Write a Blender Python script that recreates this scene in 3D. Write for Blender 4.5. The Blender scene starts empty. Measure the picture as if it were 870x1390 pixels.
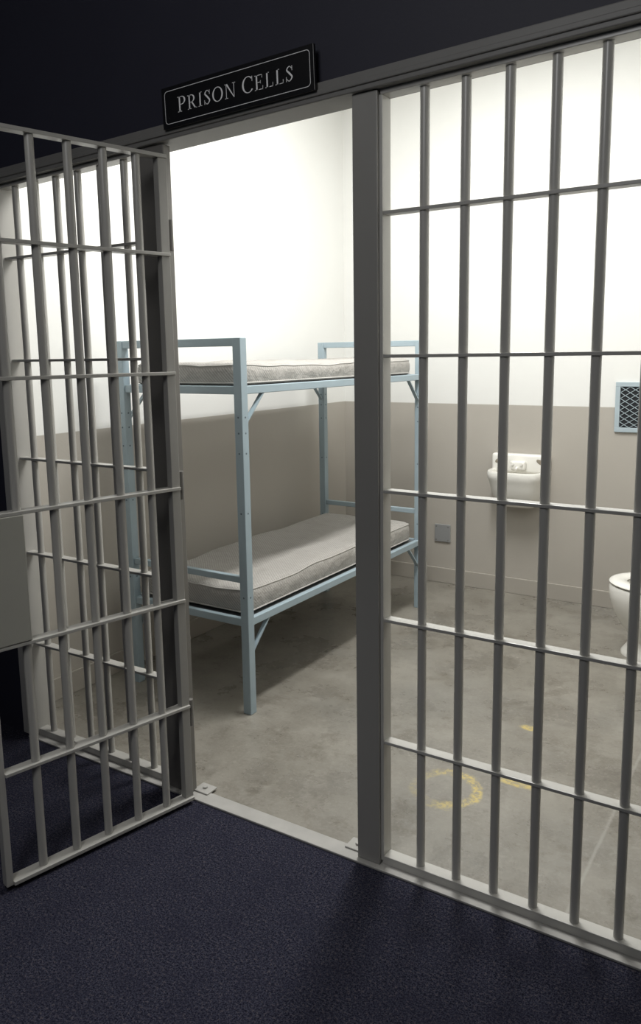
import bpy, bmesh, math, random
from mathutils import Vector, Matrix, noise
random.seed(4)
S = bpy.context.scene
C = S.collection
R = math.radians
S.view_settings.view_transform = 'Standard'

# ------------------------------------------------------------------ materials
class G:
    def __init__(s, name, rough=.5, metal=0., spec=.5):
        s.m = bpy.data.materials.new(name); s.m.use_nodes = True
        s.t = s.m.node_tree; s.b = s.t.nodes['Principled BSDF']
        s.b.inputs['Roughness'].default_value = rough
        s.b.inputs['Metallic'].default_value = metal
        s.b.inputs['Specular IOR Level'].default_value = spec
        s._c = None
    def coord(s):
        if not s._c:
            n = s.t.nodes.new('ShaderNodeTexCoord'); s._c = n.outputs['Object']
        return s._c
    def inp(s, sock, v):
        if hasattr(v, 'is_output'): s.t.links.new(v, sock)
        else: sock.default_value = v
    def math(s, op, a, b=0., c=0., clamp=False):
        n = s.t.nodes.new('ShaderNodeMath'); n.operation = op; n.use_clamp = clamp
        s.inp(n.inputs[0], a); s.inp(n.inputs[1], b); s.inp(n.inputs[2], c)
        return n.outputs[0]
    def xyz(s):
        n = s.t.nodes.new('ShaderNodeSeparateXYZ'); s.inp(n.inputs[0], s.coord()); return n.outputs
    def noise(s, scale, detail=3., rough=.55, vec=None):
        n = s.t.nodes.new('ShaderNodeTexNoise'); s.inp(n.inputs['Vector'], vec or s.coord())
        n.inputs['Scale'].default_value = scale; n.inputs['Detail'].default_value = detail
        n.inputs['Roughness'].default_value = rough
        return n.outputs['Fac']
    def ramp(s, f, a, b):
        n = s.t.nodes.new('ShaderNodeMapRange'); s.inp(n.inputs['Value'], f)
        n.inputs['From Min'].default_value = a; n.inputs['From Max'].default_value = b
        n.clamp = True
        return n.outputs['Result']
    def mix(s, f, a, b):
        n = s.t.nodes.new('ShaderNodeMix'); n.data_type = 'RGBA'
        s.inp(n.inputs[0], f)
        for i, v in ((6, a), (7, b)):
            if isinstance(v, tuple): v = tuple(v[:3]) + (1.,)
            s.inp(n.inputs[i], v)
        return n.outputs[2]
    def color(s, v):
        if isinstance(v, tuple): v = tuple(v[:3]) + (1.,)
        s.inp(s.b.inputs['Base Color'], v); return s
    def bump(s, h, strength=.2, dist=.01):
        n = s.t.nodes.new('ShaderNodeBump'); s.inp(n.inputs['Height'], h)
        n.inputs['Strength'].default_value = strength; n.inputs['Distance'].default_value = dist
        s.t.links.new(n.outputs[0], s.b.inputs['Normal']); return s

def mottled(name, col, rough=.5, amt=.15, scale=8., metal=0., bump=0., spec=.5):
    g = G(name, rough, metal, spec)
    f = g.noise(scale, 4.)
    g.color(g.mix(f, tuple(c*(1-amt) for c in col), tuple(min(1, c*(1+amt)) for c in col)))
    if bump: g.bump(g.noise(scale*12, 3.), bump, .003)
    return g.m

M = {}
M['steel'] = mottled('grey_painted_steel', (.50, .49, .455), .27, .06, 6.)
M['doorsteel'] = mottled('mid_grey_door_steel', (.42, .41, .38), .29, .06, 6.)
M['post'] = mottled('grey_painted_post', (.32, .312, .289), .40, .06, 6.)
M['jamb'] = mottled('dark_grey_painted_steel', (.18, .172, .158), .42, .12, 6.)
M['header'] = mottled('header_paint', (.20, .195, .183), .5, .12, 5., bump=.1)
M['lockbox'] = mottled('lock_plate_paint', (.36, .355, .312), .42, .05, 5.)
M['thresh'] = mottled('threshold_metal', (.40, .39, .365), .45, .18, 14.)
M['blue'] = mottled('pale_blue_bed_paint', (.345, .43, .475), .42, .08, 8.)
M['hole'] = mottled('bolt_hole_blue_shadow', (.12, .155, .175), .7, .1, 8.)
M['deck'] = mottled('bed_deck', (.12, .13, .135), .6, .1, 8.)
M['porcelain'] = mottled('white_porcelain', (.87, .855, .80), .16, .03, 6.)
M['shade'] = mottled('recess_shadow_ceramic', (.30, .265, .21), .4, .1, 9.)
M['chrome'] = mottled('chrome', (.7, .7, .7), .2, .03, 6., metal=1.)
M['ventblue'] = mottled('vent_blue_grey_paint', (.42, .50, .54), .45, .06, 8.)
M['ventdark'] = mottled('vent_dark_inside', (.02, .022, .026), .8, .1, 8.)
M['plate'] = mottled('grey_cover_plate', (.29, .295, .295), .45, .05, 10.)
M['black'] = mottled('sign_black', (.006, .006, .007), .35, .1, 9.)
M['white'] = mottled('sign_white', (.95, .95, .945), .5, .01, 9.)
M['piping'] = mottled('mattress_piping', (.46, .445, .415), .8, .06, 30.)

def wall_mat():
    g = G('two_tone_wall_paint', .55)
    z = g.xyz()[2]
    low = g.ramp(z, 1.293, 1.297)
    n = g.noise(1.6, 4.)
    g.color(g.mix(low, g.mix(n, (.435, .405, .358), (.485, .455, .405)), g.mix(n, (.80, .80, .77), (.85, .85, .82))))
    g.bump(g.noise(90., 2.), .12, .002)
    return g.m
M['wall'] = wall_mat()
M['base'] = mottled('taupe_baseboard', (.43, .40, .352), .45, .06, 3.)
def front_mat():
    g = G('navy_corridor_wall', .6)
    y = g.xyz()[1]
    n = g.noise(3., 4.)
    g.color(g.mix(g.ramp(y, 2.12, 2.13), g.mix(n, (.018, .018, .031), (.024, .024, .040)), (.8, .8, .78)))
    g.bump(g.noise(120., 2.), .12, .002)
    return g.m
M['navy'] = front_mat()
M['ceil'] = mottled('ceiling_paint', (.75, .75, .735), .7, .03, 3.)
def ticking():
    g = G('striped_mattress_ticking', .9, spec=.15)
    x, y, z = g.xyz()
    s1 = g.math('SINE', g.math('MULTIPLY', g.math('ADD', x, z), 380.))
    s2 = g.math('SINE', g.math('MULTIPLY', y, 380.))
    p = g.ramp(g.math('MULTIPLY', s1, s2), -.4, .5)
    n = g.noise(5., 5., .6)
    c = g.mix(p, (.335, .32, .297), (.47, .453, .425))
    c = g.mix(g.math('MULTIPLY', g.ramp(n, .4, .7), .65), c, (.365, .348, .32))
    g.color(c)
    h = g.math('ADD', g.noise(7., 4., .55), g.math('MULTIPLY', g.noise(22., 3.), .35))
    g.bump(h, .65, .03)
    return g.m
M['tick'] = ticking()
def carpet():
    g = G('navy_flecked_carpet', 1., spec=.02)
    n1 = g.noise(230., 2., .7); n2 = g.noise(120., 2., .7); n3 = g.noise(9., 6., .65)
    c = g.mix(g.ramp(n1, .40, .62), (.010, .010, .018), (.050, .051, .073))
    c = g.mix(g.math('MULTIPLY', g.ramp(n2, .56, .66), .7), c, (.090, .080, .088))
    c = g.mix(g.math('MULTIPLY', g.ramp(n2, .43, .36), .7), c, (.006, .006, .011))
    c = g.mix(g.math('MULTIPLY', g.ramp(n3, .45, .65), .4), c, (.018, .018, .030))
    g.color(c)
    return g.m
M['carpet'] = carpet()
def concrete():
    g = G('stained_concrete_floor', .42)
    x, y, z = g.xyz()
    n1 = g.noise(2.4, 10., .66); n2 = g.noise(9., 8., .74); n3 = g.noise(70., 3., .65); n4 = g.noise(1.1, 3.)
    n5 = g.noise(3.6, 10., .72); n6 = g.noise(26., 6., .76)
    c = g.mix(g.ramp(n1, .34, .66), (.175, .160, .133), (.305, .287, .248))
    c = g.mix(g.math('MULTIPLY', g.ramp(n2, .52, .60), .35), c, (.14, .125, .10))
    c = g.mix(g.math('MULTIPLY', g.ramp(n4, .48, .64), .35), c, (.23, .227, .212))
    c = g.mix(g.math('MULTIPLY', g.ramp(n5, .56, .62), .45), c, (.13, .114, .088))
    c = g.mix(g.math('MULTIPLY', g.ramp(n5, .43, .375), .35), c, (.345, .326, .285))
    c = g.mix(g.math('MULTIPLY', g.ramp(n6, .57, .63), .40), c, (.345, .325, .283))
    c = g.mix(g.math('MULTIPLY', g.ramp(n6, .42, .37), .35), c, (.115, .102, .08))
    c = g.mix(g.math('MULTIPLY', g.ramp(n3, .48, .66), .30), c, (.325, .307, .27))
    # pale control joint along the floor
    j = g.ramp(g.math('ABSOLUTE', g.math('ADD', x, g.math('ADD', .542, g.math('MULTIPLY', g.math('SUBTRACT', n2, .5), .012)))), .008, .002)
    c = g.mix(g.math('MULTIPLY', j, .45), c, (.42, .405, .37))
    # worn yellow paint: ring and smears
    def dist(cx, cy, sx, sy):
        a = g.math('DIVIDE', g.math('SUBTRACT', x, cx), sx); b = g.math('DIVIDE', g.math('SUBTRACT', y, cy), sy)
        return g.math('SQRT', g.math('ADD', g.math('MULTIPLY', a, a), g.math('MULTIPLY', b, b)))
    wob = g.math('MULTIPLY', g.math('SUBTRACT', n2, .5), .6)
    r = g.math('ADD', dist(-1.122, 2.60, .115, .12), wob)
    ring = g.ramp(g.math('ABSOLUTE', g.math('SUBTRACT', r, 1.)), .24, .10)
    br = g.ramp(g.noise(30., 5., .75), .44, .55)
    arcm = g.ramp(g.math('ADD', g.math('ADD', x, 1.14), g.math('MULTIPLY', g.math('SUBTRACT', y, 2.60), .5)), -.07, .04)
    ring = g.math('MULTIPLY', ring, g.math('MULTIPLY', g.math('ADD', g.math('MULTIPLY', br, .85), .15), g.math('ADD', g.math('MULTIPLY', arcm, .7), .3)))
    s1 = g.ramp(g.math('ADD', dist(-.907, 2.774, .085, .032), wob), 1., .6)
    s2 = g.ramp(g.math('ADD', dist(-1.008, 3.245, .05, .03), wob), 1., .6)
    yel = g.math('MAXIMUM', ring, g.math('MULTIPLY', g.math('MAXIMUM', s1, s2), g.math('ADD', g.math('MULTIPLY', br, .7), .3)), clamp=True)
    c = g.mix(g.math('MULTIPLY', yel, .85), c, (.62, .49, .16))
    g.color(c)
    rr = g.t.nodes.new('ShaderNodeMapRange'); g.t.links.new(n1, rr.inputs[0])
    rr.inputs['To Min'].default_value = .16; rr.inputs['To Max'].default_value = .42
    g.t.links.new(rr.outputs[0], g.b.inputs['Roughness'])
    g.bump(n3, .15, .004)
    return g.m
M['concrete'] = concrete()

# ------------------------------------------------------------------ helpers
INV = {}
def empty(name, loc, label, cat, group=None, rz=0., local=False):
    o = bpy.data.objects.new(name, None); C.objects.link(o)
    o.location = loc; o.rotation_euler = (0, 0, rz); o.empty_display_size = .1
    o['label'] = label; o['category'] = cat
    if group: o['group'] = group
    INV[o.name] = Matrix.Identity(4) if local else Matrix.Translation(-Vector(loc))
    return o
def part(name, bm, mats, parent=None, smooth=False, label=None):
    if parent: bm.transform(INV[parent.name])
    bmesh.ops.recalc_face_normals(bm, faces=bm.faces)
    me = bpy.data.meshes.new(name)
    if smooth:
        for f in bm.faces: f.smooth = True
        for e in bm.edges:
            if len(e.link_faces) == 2 and e.calc_face_angle(0) > R(38): e.smooth = False
    bm.to_mesh(me); bm.free()
    o = bpy.data.objects.new(name, me); C.objects.link(o)
    for m in (mats if isinstance(mats, list) else [mats]): me.materials.append(m)
    if parent:
        o.parent = parent; INV[o.name] = INV[parent.name]
    if label: o['label'] = label
    return o
def struct(name, bm, m, label=None):
    o = part(name, bm, m); o['kind'] = 'structure'
    if label: o['label'] = label
    return o
def box(bm, x0, x1, y0, y1, z0, z1, bev=0., seg=2, mat=0):
    b = bmesh.new()
    bmesh.ops.create_cube(b, size=1.)
    for v in b.verts:
        v.co = Vector(((x0+x1)/2+v.co.x*(x1-x0), (y0+y1)/2+v.co.y*(y1-y0), (z0+z1)/2+v.co.z*(z1-z0)))
    if bev: bmesh.ops.bevel(b, geom=b.edges[:], offset=bev, segments=seg, affect='EDGES', profile=.5)
    merge(bm, b, mat)
    return bm
def merge(bm, b, mat=0):
    for f in b.faces: f.material_index = mat
    me = bpy.data.meshes.new('tmp'); b.to_mesh(me); b.free()
    bm.from_mesh(me); bpy.data.meshes.remove(me)
def cyl(bm, p0, p1, r, n=18, r2=None, mat=0):
    p0 = Vector(p0); p1 = Vector(p1); d = p1-p0
    b = bmesh.new()
    bmesh.ops.create_cone(b, cap_ends=True, segments=n, radius1=r, radius2=r if r2 is None else r2, depth=d.length)
    b.transform(Matrix.Translation((p0+p1)/2) @ d.to_track_quat('Z', 'Y').to_matrix().to_4x4())
    merge(bm, b, mat)
    return bm
def beam(bm, p0, p1, w, t, bev=0.):
    p0 = Vector(p0); p1 = Vector(p1); d = p1-p0
    b = bmesh.new(); bmesh.ops.create_cube(b, size=1.)
    for v in b.verts: v.co = Vector((v.co.x*w, v.co.y*t, v.co.z*d.length))
    if bev: bmesh.ops.bevel(b, geom=b.edges[:], offset=bev, segments=1, affect='EDGES', profile=.5)
    b.transform(Matrix.Translation((p0+p1)/2) @ d.to_track_quat('Z', 'Y').to_matrix().to_4x4())
    merge(bm, b)
    return bm
def loft(bm, rings, cap0=True, cap1=True, mat=0):
    vs = [[bm.verts.new(p) for p in r] for r in rings]
    n = len(vs[0])
    for a, b in zip(vs, vs[1:]):
        for i in range(n):
            f = bm.faces.new((a[i], a[(i+1) % n], b[(i+1) % n], b[i])); f.material_index = mat
    if cap0: bm.faces.new(vs[0][::-1]).material_index = mat
    if cap1: bm.faces.new(vs[-1]).material_index = mat
    return bm
def tube(bm, pts, r, n=8, closed=True):
    N = len(pts); rings = []
    for i, p in enumerate(pts):
        p = Vector(p)
        a = Vector(pts[(i-1) % N]) if (closed or i) else p
        b = Vector(pts[(i+1) % N]) if (closed or i < N-1) else p
        t = (b-a).normalized()
        u = t.cross(Vector((0, 0, 1)))
        if u.length < 1e-4: u = Vector((1, 0, 0))
        u.normalize(); w = t.cross(u)
        rings.append([p+u*r*math.cos(2*math.pi*k/n)+w*r*math.sin(2*math.pi*k/n) for k in range(n)])
    if closed: rings.append(rings[0])
    loft(bm, rings, not closed, not closed)
    if closed: bmesh.ops.remove_doubles(bm, verts=bm.verts, dist=1e-6)
    return bm
B = bmesh.new

# ------------------------------------------------------------------ dimensions (metres)
YF0, YF1 = 2.06, 2.16          # front wall faces
XL, XR, YB = -3.07, -.14, 5.13 # cell walls
ZC = 3.6
YG = 2.09                      # plane of the fixed bars
HZ = 2.374                     # underside of header at the centre post
TILT = .028                    # the header runs slightly out of level
def hz(x): return HZ+TILT*(x+1.2)
def tilt(bm, zmin=0., zmax=9.):
    for v in bm.verts:
        if zmin < v.co.z < zmax: v.co.z += TILT*(v.co.x+1.2)
    return bm

# ------------------------------------------------------------------ setting
bm = B()
box(bm, -5., -2.86, YF0, YF1, 0, ZC); box(bm, XR+.04, 2.4, YF0, YF1, 0, ZC)
top = tilt(box(B(), -2.86, XR+.04, YF0, YF1, 2.415, ZC), 2., 3.)
merge(bm, top)
struct('wall_front', bm, M['navy'])
struct('wall_left', box(B(), XL-.1, XL, YF1, YB+.1, 0, ZC), M['wall'])
struct('wall_back', box(B(), XL, XR, YB, YB+.1, 0, ZC), M['wall'])
struct('wall_right', box(B(), XR, XR+.1, YF1, YB+.1, 0, ZC), M['wall'])
struct('floor', box(B(), XL-.1, XR+.1, 2.065, YB+.1, -.1, 0), M['concrete'])
struct('floor_corridor', box(B(), -5., 2.4, -2., 2.065, -.1, 0), M['carpet'])
struct('ceiling', box(B(), -5., 2.4, -2., YB+.1, ZC, ZC+.1), M['ceil'])
struct('baseboard_back', box(B(), XL, XR, YB-.012, YB, 0, .11, .003), M['base'])
struct('baseboard_left', box(B(), XL, XL+.012, YF1, YB-.012, 0, .11, .003), M['base'])
bm = B()
box(bm, -2.86, XR+.04, 2.040, YF1, HZ, 2.425, .003)
box(bm, -2.86, XR+.04, 2.034, 2.045, 2.388, 2.404, .003)
struct('trim_1', tilt(bm), M['header'])
struct('trim_2', box(B(), -2.86, XR+.04, 2.035, 2.10, 0, .008, .002), M['thresh'])

# ------------------------------------------------------------------ fixed barred panels
ZX = [.428, .832, 1.237, 1.641, 2.046]
def bar_bm(x, y, z0, z1, r=.0135): return cyl(B(), (x, y, z0), (x, y, z1), r, 20)
def post(parent, x0, x1, y1, plates, mat):
    p = part('post', box(B(), x0, x1, 2.055, y1, .008, hz(x0), .003), mat, parent)
    for px in plates:
        b = B(); box(b, px-.035, px+.035, 2.076, 2.135, .0075, .014, .002)
        cyl(b, (px, 2.106, .014), (px, 2.106, .021), .009, 6)
        part('base_plate', b, M['thresh'], p)
    return p
def fixed_panel(root, xs, xa, xb, ms):
    for x in xs: part('bar', bar_bm(x, YG, .034, hz(x)), ms, root, True)
    for z in ZX: part('crossbar', box(B(), xa, xb, YG-.019, YG+.019, z-.005, z+.005, .0015), ms, root)
    part('bottom_rail', box(B(), xa, xb, YG-.022, YG+.022, .0075, .036, .002), ms, root)
    part('top_rail', tilt(box(B(), xa, xb, YG-.025, YG+.025, HZ-.014, HZ, .002)), ms, root)

rp = empty('bar_panel', (-.65, YG, 0), 'fixed panel of grey steel bars right of the doorway, in front of the sink', 'cell bars', 'fixed barred panels')
post(rp, -1.198, -1.116, 2.112, (-1.225, -1.085), M['post'])
fixed_panel(rp, [-.986+.1207*i for i in range(7)], -1.112, XR-.02, M['steel'])
part('lit_side_strip', box(B(), -1.117, -1.106, 2.066, 2.118, .02, hz(-1.1)-.014, .002), M['steel'], rp, label='side of the post in paler colour, imitating light from the cell')  # paler steel puts the cell light on the post side into the colour
part('end_stile', box(B(), XR-.02, XR+.02, 2.06, 2.12, .008, hz(XR), .003), M['steel'], rp)

lp = empty('bar_panel', (-2.4, YG, 0), 'fixed panel of grey steel bars on the left, seen through the open barred door', 'cell bars', 'fixed barred panels')
post(lp, -2.050, -1.928, 2.090, (-1.90,), M['jamb'])
fixed_panel(lp, [-2.15-.1207*i for i in range(6)], -2.83, -2.05, M['doorsteel'])
b = B(); box(b, -2.86, -2.825, 2.046, 2.13, .008, hz(-2.85), .003); box(b, -2.905, -2.86, 2.046, 2.0599, .008, hz(-2.85), .003)
part('end_stile', b, M['doorsteel'], lp)

# ------------------------------------------------------------------ open barred door (local: x along door from hinge, z up)
D = .705
DT = 2.303
dr = empty('cell_door', (-1.902, 2.030, 0), 'barred steel cell door standing open into the dark carpeted corridor', 'cell door', rz=math.atan2(-.973, -.230), local=True)
part('hinge_stile', box(B(), 0, .034, -.014, .014, .015, DT, .002), M['post'], dr)
part('free_stile', box(B(), D-.022, D, -.016, .016, .015, DT, .002), M['doorsteel'], dr)
part('top_rail', box(B(), .002, D-.022, -.020, .020, DT-.011, DT+.001, .0015), M['doorsteel'], dr)
part('bottom_rail', box(B(), .002, D-.022, -.024, .024, .015, .028, .0015), M['doorsteel'], dr)
for i in range(5):
    x = .108+.1175*i
    part('bar', bar_bm(x, 0, .028, DT-.012), M['doorsteel'], dr, True)
for z in (.383, .785, 1.192, 1.592, 1.985):
    part('crossbar', box(B(), .002, D-.022, -.020, .022, z-.0055, z+.0055, .0015), M['doorsteel'], dr)
lk = part('lock_plate', box(B(), .568, D+.02, .0, .024, .792, 1.186, .003), M['lockbox'], dr, label='olive grey lock plate')
b = B(); cyl(b, (.68, .024, .98), (.68, .027, .98), .016, 20); box(b, .676, .684, .0265, .0275, .965, .985)
part('keyhole', b, M['jamb'], lk, True)
for z in (.35, 1.2, 2.05):
    part('hinge', cyl(B(), (-.012, 0, z-.05), (-.012, 0, z+.05), .011, 16), M['jamb'], dr, True)

# ------------------------------------------------------------------ sign
SX0, SZ0, SW, SH = -1.889, 2.379, .590, .127
sg = empty('cell_sign', (SX0, 2.033, SZ0), 'black rectangular sign with white serif letters reading PRISON CELLS', 'sign', local=True)
sg.rotation_euler = (0, R(-1.7), 0)
part('board', box(B(), 0, SW, -.012, 0, 0, SH, .0015), M['black'], sg)
def rrect(x0, x1, z0, z1, r, n=6):
    out = []
    for cx, cz, a0 in ((x1-r, z1-r, 0), (x0+r, z1-r, 90), (x0+r, z0+r, 180), (x1-r, z0+r, 270)):
        for k in range(n+1):
            a = R(a0+90*k/n); out.append((cx+r*math.cos(a), cz+r*math.sin(a)))
    return out
b = B(); i_ = .013; w_ = .0017
lo = rrect(i_, SW-i_, i_, SH-i_, .012); li = rrect(i_+w_, SW-i_-w_, i_+w_, SH-i_-w_, .012-w_)
vo = [b.verts.new((x, -.0126, z)) for x, z in lo]; vi = [b.verts.new((x, -.0126, z)) for x, z in li]
for k in range(len(vo)):
    b.faces.new((vo[k], vo[(k+1) % len(vo)], vi[(k+1) % len(vo)], vi[k]))
part('border', b, M['white'], sg)

# hand-made serif capitals, cap height 1
SWD = .11                       # main stem width
def poly(L, pts): L.append(pts)
def rect(L, x0, x1, y0, y1): L.append([(x0, y0), (x1, y0), (x1, y1), (x0, y1)])
def arc(L, cx, cy, ro, rio, a0, a1, n=22, ishift=0):
    for k in range(n):
        t0 = R(a0+(a1-a0)*k/n); t1 = R(a0+(a1-a0)*(k+1)/n)
        L.append([(cx+ro[0]*math.cos(t0), cy+ro[1]*math.sin(t0)), (cx+ro[0]*math.cos(t1), cy+ro[1]*math.sin(t1)),
                  (cx+ishift+rio[0]*math.cos(t1), cy+rio[1]*math.sin(t1)), (cx+ishift+rio[0]*math.cos(t0), cy+rio[1]*math.sin(t0))])
def stem(L, x=.10, w=SWD):
    rect(L, x, x+w, 0, 1); rect(L, x-.1, x+w+.1, 0, .045); rect(L, x-.1, x+w+.02, .955, 1)
def gP():
    L = []; stem(L); rect(L, .2, .32, .955, 1); rect(L, .2, .32, .46, .505)
    arc(L, .32, .73, (.29, .27), (.175, .225), -90, 90); return L, .63
def gR():
    L, w = gP(); poly(L, [(.30, .48), (.41, .49), (.71, .0), (.59, .0)]); rect(L, .57, .78, 0, .045); return L, .75
def gI():
    L = []; stem(L); rect(L, .0, .31, .955, 1); return L, .32
def gS():
    L = []
    P = [(.46, .80), (.28, .975), (.10, .77), (.28, .53), (.46, .25), (.25, .025), (.05, .23)]
    W = [.035, .045, .09, .12, .10, .045, .035]
    ext = [P[0]]+P+[P[-1]]; pts = []
    for i in range(len(P)-1):
        p0, p1, p2, p3 = ext[i], ext[i+1], ext[i+2], ext[i+3]
        for k in range(8):
            t = k/8; q = []
            for d in (0, 1):
                q.append(.5*(2*p1[d]+(p2[d]-p0[d])*t+(2*p0[d]-5*p1[d]+4*p2[d]-p3[d])*t*t+(3*p1[d]-p0[d]-3*p2[d]+p3[d])*t**3))
            pts.append((q[0], q[1], W[i]+(W[i+1]-W[i])*t))
    pts.append((P[-1][0], P[-1][1], W[-1]))
    off = []
    for i, (x, y, w) in enumerate(pts):
        a = pts[max(0, i-1)]; c = pts[min(len(pts)-1, i+1)]
        dx, dy = c[0]-a[0], c[1]-a[1]; l = math.hypot(dx, dy) or 1
        off.append(((x-dy/l*w/2, y+dx/l*w/2), (x+dy/l*w/2, y-dx/l*w/2)))
    for a, c in zip(off, off[1:]): L.append([a[0], a[1], c[1], c[0]])
    rect(L, .45, .49, .68, .99); rect(L, .03, .07, .01, .33); return L, .54
def gO():
    L = []; arc(L, .43, .5, (.43, .51), (.31, .465), 0, 360, 40); return L, .86
def gN():
    L = []; rect(L, .10, .145, 0, 1); rect(L, 0, .25, 0, .045); rect(L, 0, .14, .955, 1)
    poly(L, [(.08, 1), (.215, 1), (.75, -.01), (.70, -.01)]); rect(L, .705, .75, 0, 1); rect(L, .60, .85, .955, 1); return L, .85
def gC():
    L = []; arc(L, .42, .5, (.42, .51), (.30, .465), 42, 322, 34); rect(L, .69, .73, .66, .97); return L, .74
def gE():
    L = []; stem(L); rect(L, .2, .58, .955, 1); rect(L, .545, .58, .76, 1); rect(L, .2, .46, .485, .53); rect(L, .425, .46, .41, .62)
    rect(L, .2, .62, 0, .045); rect(L, .585, .62, 0, .25); return L, .63
def gL():
    L = []; stem(L); rect(L, .0, .31, .955, 1); rect(L, .2, .59, 0, .045); rect(L, .555, .59, 0, .27); return L, .60
GL = {'P': gP, 'R': gR, 'I': gI, 'S': gS, 'O': gO, 'N': gN, 'C': gC, 'E': gE, 'L': gL}
H = .0425; BIG = 1.10; word = 'PRISON CELLS'; GAP = .18; WX = 1.16; SPC = .42
def sc_(i): return BIG if i in (0, 7) else 1.
tot = sum(SPC if ch == ' ' else GL[ch]()[1]*WX*sc_(i)+GAP for i, ch in enumerate(word))-GAP
cur = 0.; x0 = (SW-tot*H)/2-.002; z0 = (SH-H*1.04)/2
for i, ch in enumerate(word):
    if ch == ' ': cur += SPC; continue
    L, w = GL[ch](); b = B(); k_ = sc_(i)
    for p in L:
        try: b.faces.new([b.verts.new((x0+(cur+x*WX*k_)*H, -.0128, z0+y*H*k_)) for x, y in p])
        except ValueError: pass
    part('letter', b, M['white'], sg)
    cur += w*WX*k_+GAP

# ------------------------------------------------------------------ bunk bed
BX0, BX1, BY0, BY1 = -2.885, -2.165, 2.73, 4.53
PZ = 1.725; pw = .022
bd = empty('bunk_bed', ((BX0+BX1)/2, (BY0+BY1)/2, 0), 'pale blue painted metal bunk bed with two bunks along the left wall', 'bunk bed')
for x in (BX0, BX1):
    for y in (BY0, BY1):
        b = B(); box(b, x-pw, x+pw, y-pw, y+pw, 0, PZ, .003)
        sx = x+pw
        for z in (.56, .95, 1.22, 1.31, 1.38):
            cyl(b, (sx-.002, y, z), (sx+.0006, y, z), .0045, 10, mat=1)
            cyl(b, (x, y-pw+.002, z), (x, y-pw-.0006, z), .0045, 10, mat=1)
        part('post', b, [M['blue'], M['hole']], bd)
for y in (BY0, BY1):
    part('end_top_bar', box(B(), BX0+pw, BX1-pw, y-.018, y+.018, PZ-.036, PZ, .003), M['blue'], bd)
    part('end_guard_bar', box(B(), BX0+pw, BX1-pw, y-.014, y+.014, .625, .655, .003), M['blue'], bd)
    for z in (1.48, .42):
        part('end_rail', box(B(), BX0+pw, BX1-pw, y-.014, y+.014, z, z+.036, .003), M['blue'], bd)
for x in (BX0, BX1):
    for z in (1.48, .42):
        part('side_rail', box(B(), x-.014, x+.014, BY0+pw, BY1-pw, z, z+.036, .003), M['blue'], bd)
        for y, s in ((BY0, 1), (BY1, -1)):
            part('brace', beam(B(), (x, y+s*(pw-.004), z-.135), (x, y+s*(pw+.135), z+.004), .022, .007), M['blue'], bd)
for z in (1.48, .42):
    b = B(); box(b, BX0+.014, BX1-.014, BY0+.014, BY1-.014, z+.020, z+.026)
    for k in range(9):
        yy = BY0+.15+k*(BY1-BY0-.3)/8; box(b, BX0+.014, BX1-.014, yy-.015, yy+.015, z+.008, z+.021)
    part('deck', b, M['deck'], bd)

def mattress(loc, lx, ly, th, label, seed, amp=.008, lift=0.):
    cx, cy, z = loc
    t = empty('mattress', (cx, cy, z), label, 'mattress', 'mattresses on the bunk bed')
    r = .05
    hx, hy = lx/2, ly/2
    def outline(ins):
        out = []
        for px, py, a0 in ((hx-r, hy-r, 0), (-hx+r, hy-r, 90), (-hx+r, -hy+r, 180), (hx-r, -hy+r, 270)):
            for k in range(9):
                a = R(a0+90*k/8); out.append((px+(r-ins)*math.cos(a), py+(r-ins)*math.sin(a)))
            nx, ny = {0: (-hx+r, hy-ins), 90: (-hx+ins, -hy+r), 180: (hx-r, -hy+ins), 270: (hx-ins, hy-r)}[a0]
            lx_, ly_ = out[-1]
            n = 30 if a0 in (90, 270) else 12
            for k in range(1, n): out.append((lx_+(nx-lx_)*k/n, ly_+(ny-ly_)*k/n))
        return out
    def wob(x, y, f):
        return (noise.noise(Vector((x*4+seed, y*3.2, seed)))*amp+noise.noise(Vector((x*11, y*8+seed, 2*seed)))*amp*.45)*f + lift*max(0., (-y/hy-.45))*f
    def ring(ins, zz, f): return [(cx+x, cy+y, z+zz+wob(x, y, f)) for x, y in outline(ins)]
    rings = [ring(.014, .0, 0), ring(.003, .006, 0), ring(-.002, th*.35, .3), ring(-.002, th*.65, .6), ring(.004, th-.016, 1), ring(.012, th-.007, 1), ring(.026, th-.002, 1)]
    base = outline(.026)
    for sc in (.96, .90, .82, .74, .66, .58, .50, .42, .34, .26, .18, .07):
        rings.append([(cx+x*sc, cy+y*sc, z+th-.005*(1-sc)+wob(x*sc, y*sc, 1.15)) for x, y in base])
    b = B(); loft(b, rings)
    part('cover', b, M['tick'], t, True)
    for ins, zz, f in ((.005, th-.014, 1), (.001, .010, 0)):
        part('piping', tube(B(), [(x, y, q) for x, y, q in ring(ins, zz, f)], .0036), M['piping'], t, True)
    return t
mattress(((BX0+BX1)/2, (BY0+BY1)/2, 1.517), .655, 1.725, .100, 'thin pale striped mattress on the upper bunk', 3.1, .014, .0)
mattress(((BX0+BX1)/2, (BY0+BY1)/2, .457), .655, 1.725, .120, 'pale striped mattress on the lower bunk, near the floor', 8.4, .013, .008)

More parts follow.
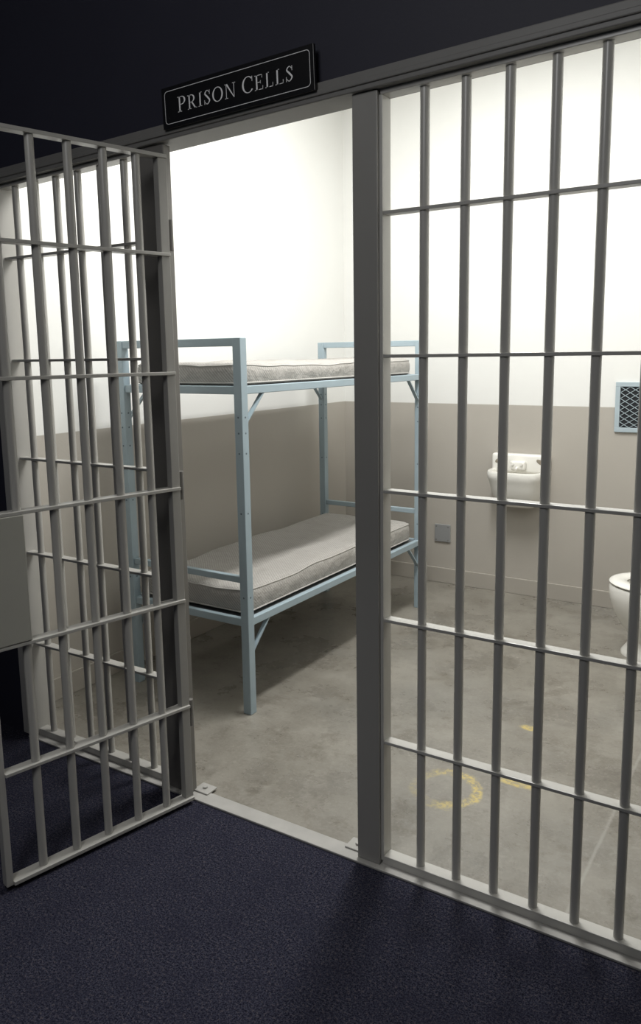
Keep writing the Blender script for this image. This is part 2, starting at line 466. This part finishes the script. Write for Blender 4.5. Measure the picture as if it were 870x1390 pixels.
# ------------------------------------------------------------------ wash basin
SXC = -1.686
sk = empty('wall_sink', (SXC, YB, .64), 'small white porcelain sink mounted on the taupe back wall', 'sink')
def dsec(a, d, z, yo=0., n=32, e=.47):
    out = []
    for k in range(n+1):
        t = math.pi*k/n
        cx_ = math.copysign(abs(math.cos(t))**e, math.cos(t)); sy = abs(math.sin(t))**e
        out.append((SXC+a*cx_, YB-.002-yo-d*sy, z))
    return out
b = B()
loft(b, [dsec(.085, .09, .622), dsec(.118, .145, .632), dsec(.142, .184, .662), dsec(.160, .212, .71), dsec(.174, .232, .765), dsec(.183, .244, .810), dsec(.191, .252, .826), dsec(.193, .255, .862), dsec(.189, .251, .872),
         dsec(.164, .190, .872, .035), dsec(.156, .180, .860, .04), dsec(.145, .165, .79, .05), dsec(.10, .12, .735, .07), dsec(.03, .04, .728, .10)])
part('basin', b, M['porcelain'], sk, True)
b = B(); box(b, SXC-.192, SXC+.192, YB-.075, YB, .852, .976, .016, 3)
bs = part('backsplash', b, M['porcelain'], sk, True)
for s in (-1, 1):
    b = B()
    cx_ = SXC+s*.14
    ring0 = [(cx_+.026*math.cos(t), YB-.0762, .930+.016*math.sin(t)-.010*math.cos(t)*s) for t in [2*math.pi*k/24 for k in range(24)]]
    ring1 = [(cx_+(p[0]-cx_)*.8, YB-.0768, .930+(p[2]-.930)*.8) for p in ring0]
    loft(b, [ring0, ring1])
    part('soap_recess', b, M['shade'], bs, True)
b = B(); box(b, SXC-.05, SXC+.05, YB-.12, YB-.07, .874, .936, .014, 3)
fa = part('faucet', b, M['porcelain'], sk, True)
part('spout', cyl(B(), (SXC, YB-.115, .892), (SXC, YB-.15, .884), .010, 16, .008), M['porcelain'], fa, True)
for s in (-1, 1):
    part('button', cyl(B(), (SXC+s*.030, YB-.118, .916), (SXC+s*.030, YB-.129, .916), .009, 16), M['porcelain'], fa, True)
part('drain', cyl(B(), (SXC, YB-.10, .728), (SXC, YB-.10, .732), .016, 16), M['chrome'], sk, True)

# ------------------------------------------------------------------ toilet (faces the bed)
TY = 4.40
tl = empty('toilet', (-.6, TY, 0), 'white porcelain toilet at the right edge, below the wall vent', 'toilet')
def el(cx, a, bb, z, n=36):
    cx += .010
    return [(cx+a*math.cos(2*math.pi*k/n)*(1 if math.cos(2*math.pi*k/n) < 0 else .95), TY+bb*math.sin(2*math.pi*k/n), z) for k in range(n)]
b = B()
loft(b, [el(-.61, .266, .150, 0), el(-.61, .266, .150, .018), el(-.61, .246, .132, .045), el(-.61, .220, .118, .085), el(-.625, .220, .128, .12), el(-.65, .236, .162, .175), el(-.675, .250, .190, .245), el(-.692, .255, .204, .32), el(-.695, .255, .207, .375),
         el(-.695, .249, .201, .392), el(-.70, .17, .120, .392), el(-.695, .155, .110, .37), el(-.675, .12, .09, .28), el(-.66, .07, .06, .20)])
part('bowl', b, M['porcelain'], tl, True)
b = B()
rr = []
for k in range(13):
    t = 2*math.pi*k/12
    rr.append(el(-.695, .210+.046*math.cos(t), .161+.046*math.cos(t), .406+.015*math.sin(t)))
loft(b, rr, False, False); bmesh.ops.remove_doubles(b, verts=b.verts, dist=1e-6)
part('seat', b, M['porcelain'], tl, True)
tk = part('tank', box(B(), -.36, -.165, TY-.21, TY+.21, .39, .74, .02, 3), M['porcelain'], tl, True)
part('tank_lid', box(B(), -.375, -.155, TY-.22, TY+.22, .74, .775, .01, 3), M['porcelain'], tk, True)
part('flush_lever', cyl(B(), (-.372, TY-.15, .69), (-.372, TY-.07, .685), .007, 10), M['chrome'], tk, True)
part('neck', box(B(), -.50, -.165, TY-.12, TY+.12, .16, .39, .02, 2), M['porcelain'], tl, True)

# ------------------------------------------------------------------ vent and cover plate
VX0, VX1, VZ0, VZ1 = -1.108, -.80, 1.143, 1.452
vt = empty('wall_vent', ((VX0+VX1)/2, YB, VZ0), 'square vent with pale blue frame and diamond mesh on the back wall', 'vent')
b = B(); f_ = .028; y0, y1 = YB-.016, YB
box(b, VX0, VX1, y0, y1, VZ0, VZ0+f_, .002); box(b, VX0, VX1, y0, y1, VZ1-f_, VZ1, .002)
box(b, VX0, VX0+f_, y0, y1, VZ0+f_, VZ1-f_, .002); box(b, VX1-f_, VX1, y0, y1, VZ0+f_, VZ1-f_, .002)
part('frame', b, M['ventblue'], vt)
part('backing', box(B(), VX0+f_, VX1-f_, YB-.004, YB, VZ0+f_, VZ1-f_), M['ventdark'], vt)
b = B(); ix0, ix1, iz0, iz1 = VX0+f_, VX1-f_, VZ0+f_, VZ1-f_
sl = .62
for s in (-1, 1):
    k = -30
    while k < 30:
        c0 = k*.036
        xa, xb = ix0, ix1
        za, zb = iz0+c0, iz0+c0+s*sl*(ix1-ix0)
        def clip(za_, zb_):
            t0, t1 = 0., 1.
            for lim, sg_ in ((iz0, 1), (iz1, -1)):
                fa_, fb_ = sg_*(za_-lim), sg_*(zb_-lim)
                if fa_ < 0 and fb_ < 0: return None
                if fa_ < 0: t0 = max(t0, fa_/(fa_-fb_))
                elif fb_ < 0: t1 = min(t1, fa_/(fa_-fb_))
            return (t0, t1) if t1-t0 > .02 else None
        r_ = clip(za, zb)
        if r_:
            p = [(xa+(xb-xa)*t, YB-.009, za+(zb-za)*t) for t in r_]
            beam(b, p[0], p[1], .0055, .003)
        k += 1
part('mesh', b, M['ventblue'], vt)

cp = empty('cover_plate', (-2.26, YB, .303), 'grey square cover plate low on the back wall, right of the bunk bed', 'cover plate')
part('plate', box(B(), -2.32, -2.20, YB-.012, YB+.002, .303, .430, .003), M['plate'], cp)
for x in (-2.305, -2.215):
    for z in (.318, .415): part('screw', cyl(B(), (x, YB-.011, z), (x, YB-.014, z), .005, 10), M['jamb'], cp)

# ------------------------------------------------------------------ light
def area(name, loc, sx, sy, e, col, tgt=None):
    l = bpy.data.lights.new(name, 'AREA'); l.shape = 'RECTANGLE'; l.size = sx; l.size_y = sy; l.energy = e; l.color = col
    o = bpy.data.objects.new(name, l); C.objects.link(o); o.location = loc
    d = (Vector(tgt)-Vector(loc)) if tgt else Vector((0, 0, -1))
    o.rotation_euler = d.to_track_quat('-Z', 'Y').to_euler()
area('cell_light', (-1.5, 3.3, 3.5), .25, 1.2, 74, (1., .995, .98))
area('cell_fill_light', (-2.1, 3.6, 3.52), .3, 1.2, 12, (1., .995, .98))
area('corridor_fill_light', (-.9, -.4, 3.3), 1.0, 1.0, 18, (.99, .99, 1.), (-1.4, 2.06, 1.9))  # unseen fill, added to brighten bars, posts and sign from the corridor
l = bpy.data.lights.new('carpet_pool_fill', 'SPOT'); l.energy = 62; l.spot_size = R(40); l.spot_blend = 1.; l.shadow_soft_size = .12  # added spot, stands in for cell light pooling on the carpet through the doorway
o = bpy.data.objects.new('carpet_pool_fill', l); C.objects.link(o); o.location = (-1.2, .2, 3.4)
o.rotation_euler = (Vector((-1.45, 1.5, 0))-Vector(o.location)).to_track_quat('-Z', 'Y').to_euler()
w = bpy.data.worlds.new('World'); S.world = w; w.use_nodes = True
w.node_tree.nodes['Background'].inputs[0].default_value = (.5, .55, .7, 1)
w.node_tree.nodes['Background'].inputs[1].default_value = .04

# ------------------------------------------------------------------ camera
FPX = 1070.
cam = bpy.data.cameras.new('camera'); co = bpy.data.objects.new('camera', cam); C.objects.link(co)
cam.sensor_fit = 'VERTICAL'; cam.sensor_height = 36.; cam.lens = FPX/1390*36; cam.shift_y = -45/1390
yaw, pit, rol = R(32.75), R(9.0), R(.85)
f = Vector((-math.sin(yaw)*math.cos(pit), math.cos(yaw)*math.cos(pit), -math.sin(pit)))
r0 = Vector((math.cos(yaw), math.sin(yaw), 0)); u0 = r0.cross(f)
r = r0*math.cos(rol)-u0*math.sin(rol); u = u0*math.cos(rol)+r0*math.sin(rol)
m = Matrix((r, u, -f)).transposed().to_4x4(); m.translation = Vector((0, 0, 1.65))
co.matrix_world = m
cam.clip_start = .05
S.camera = co
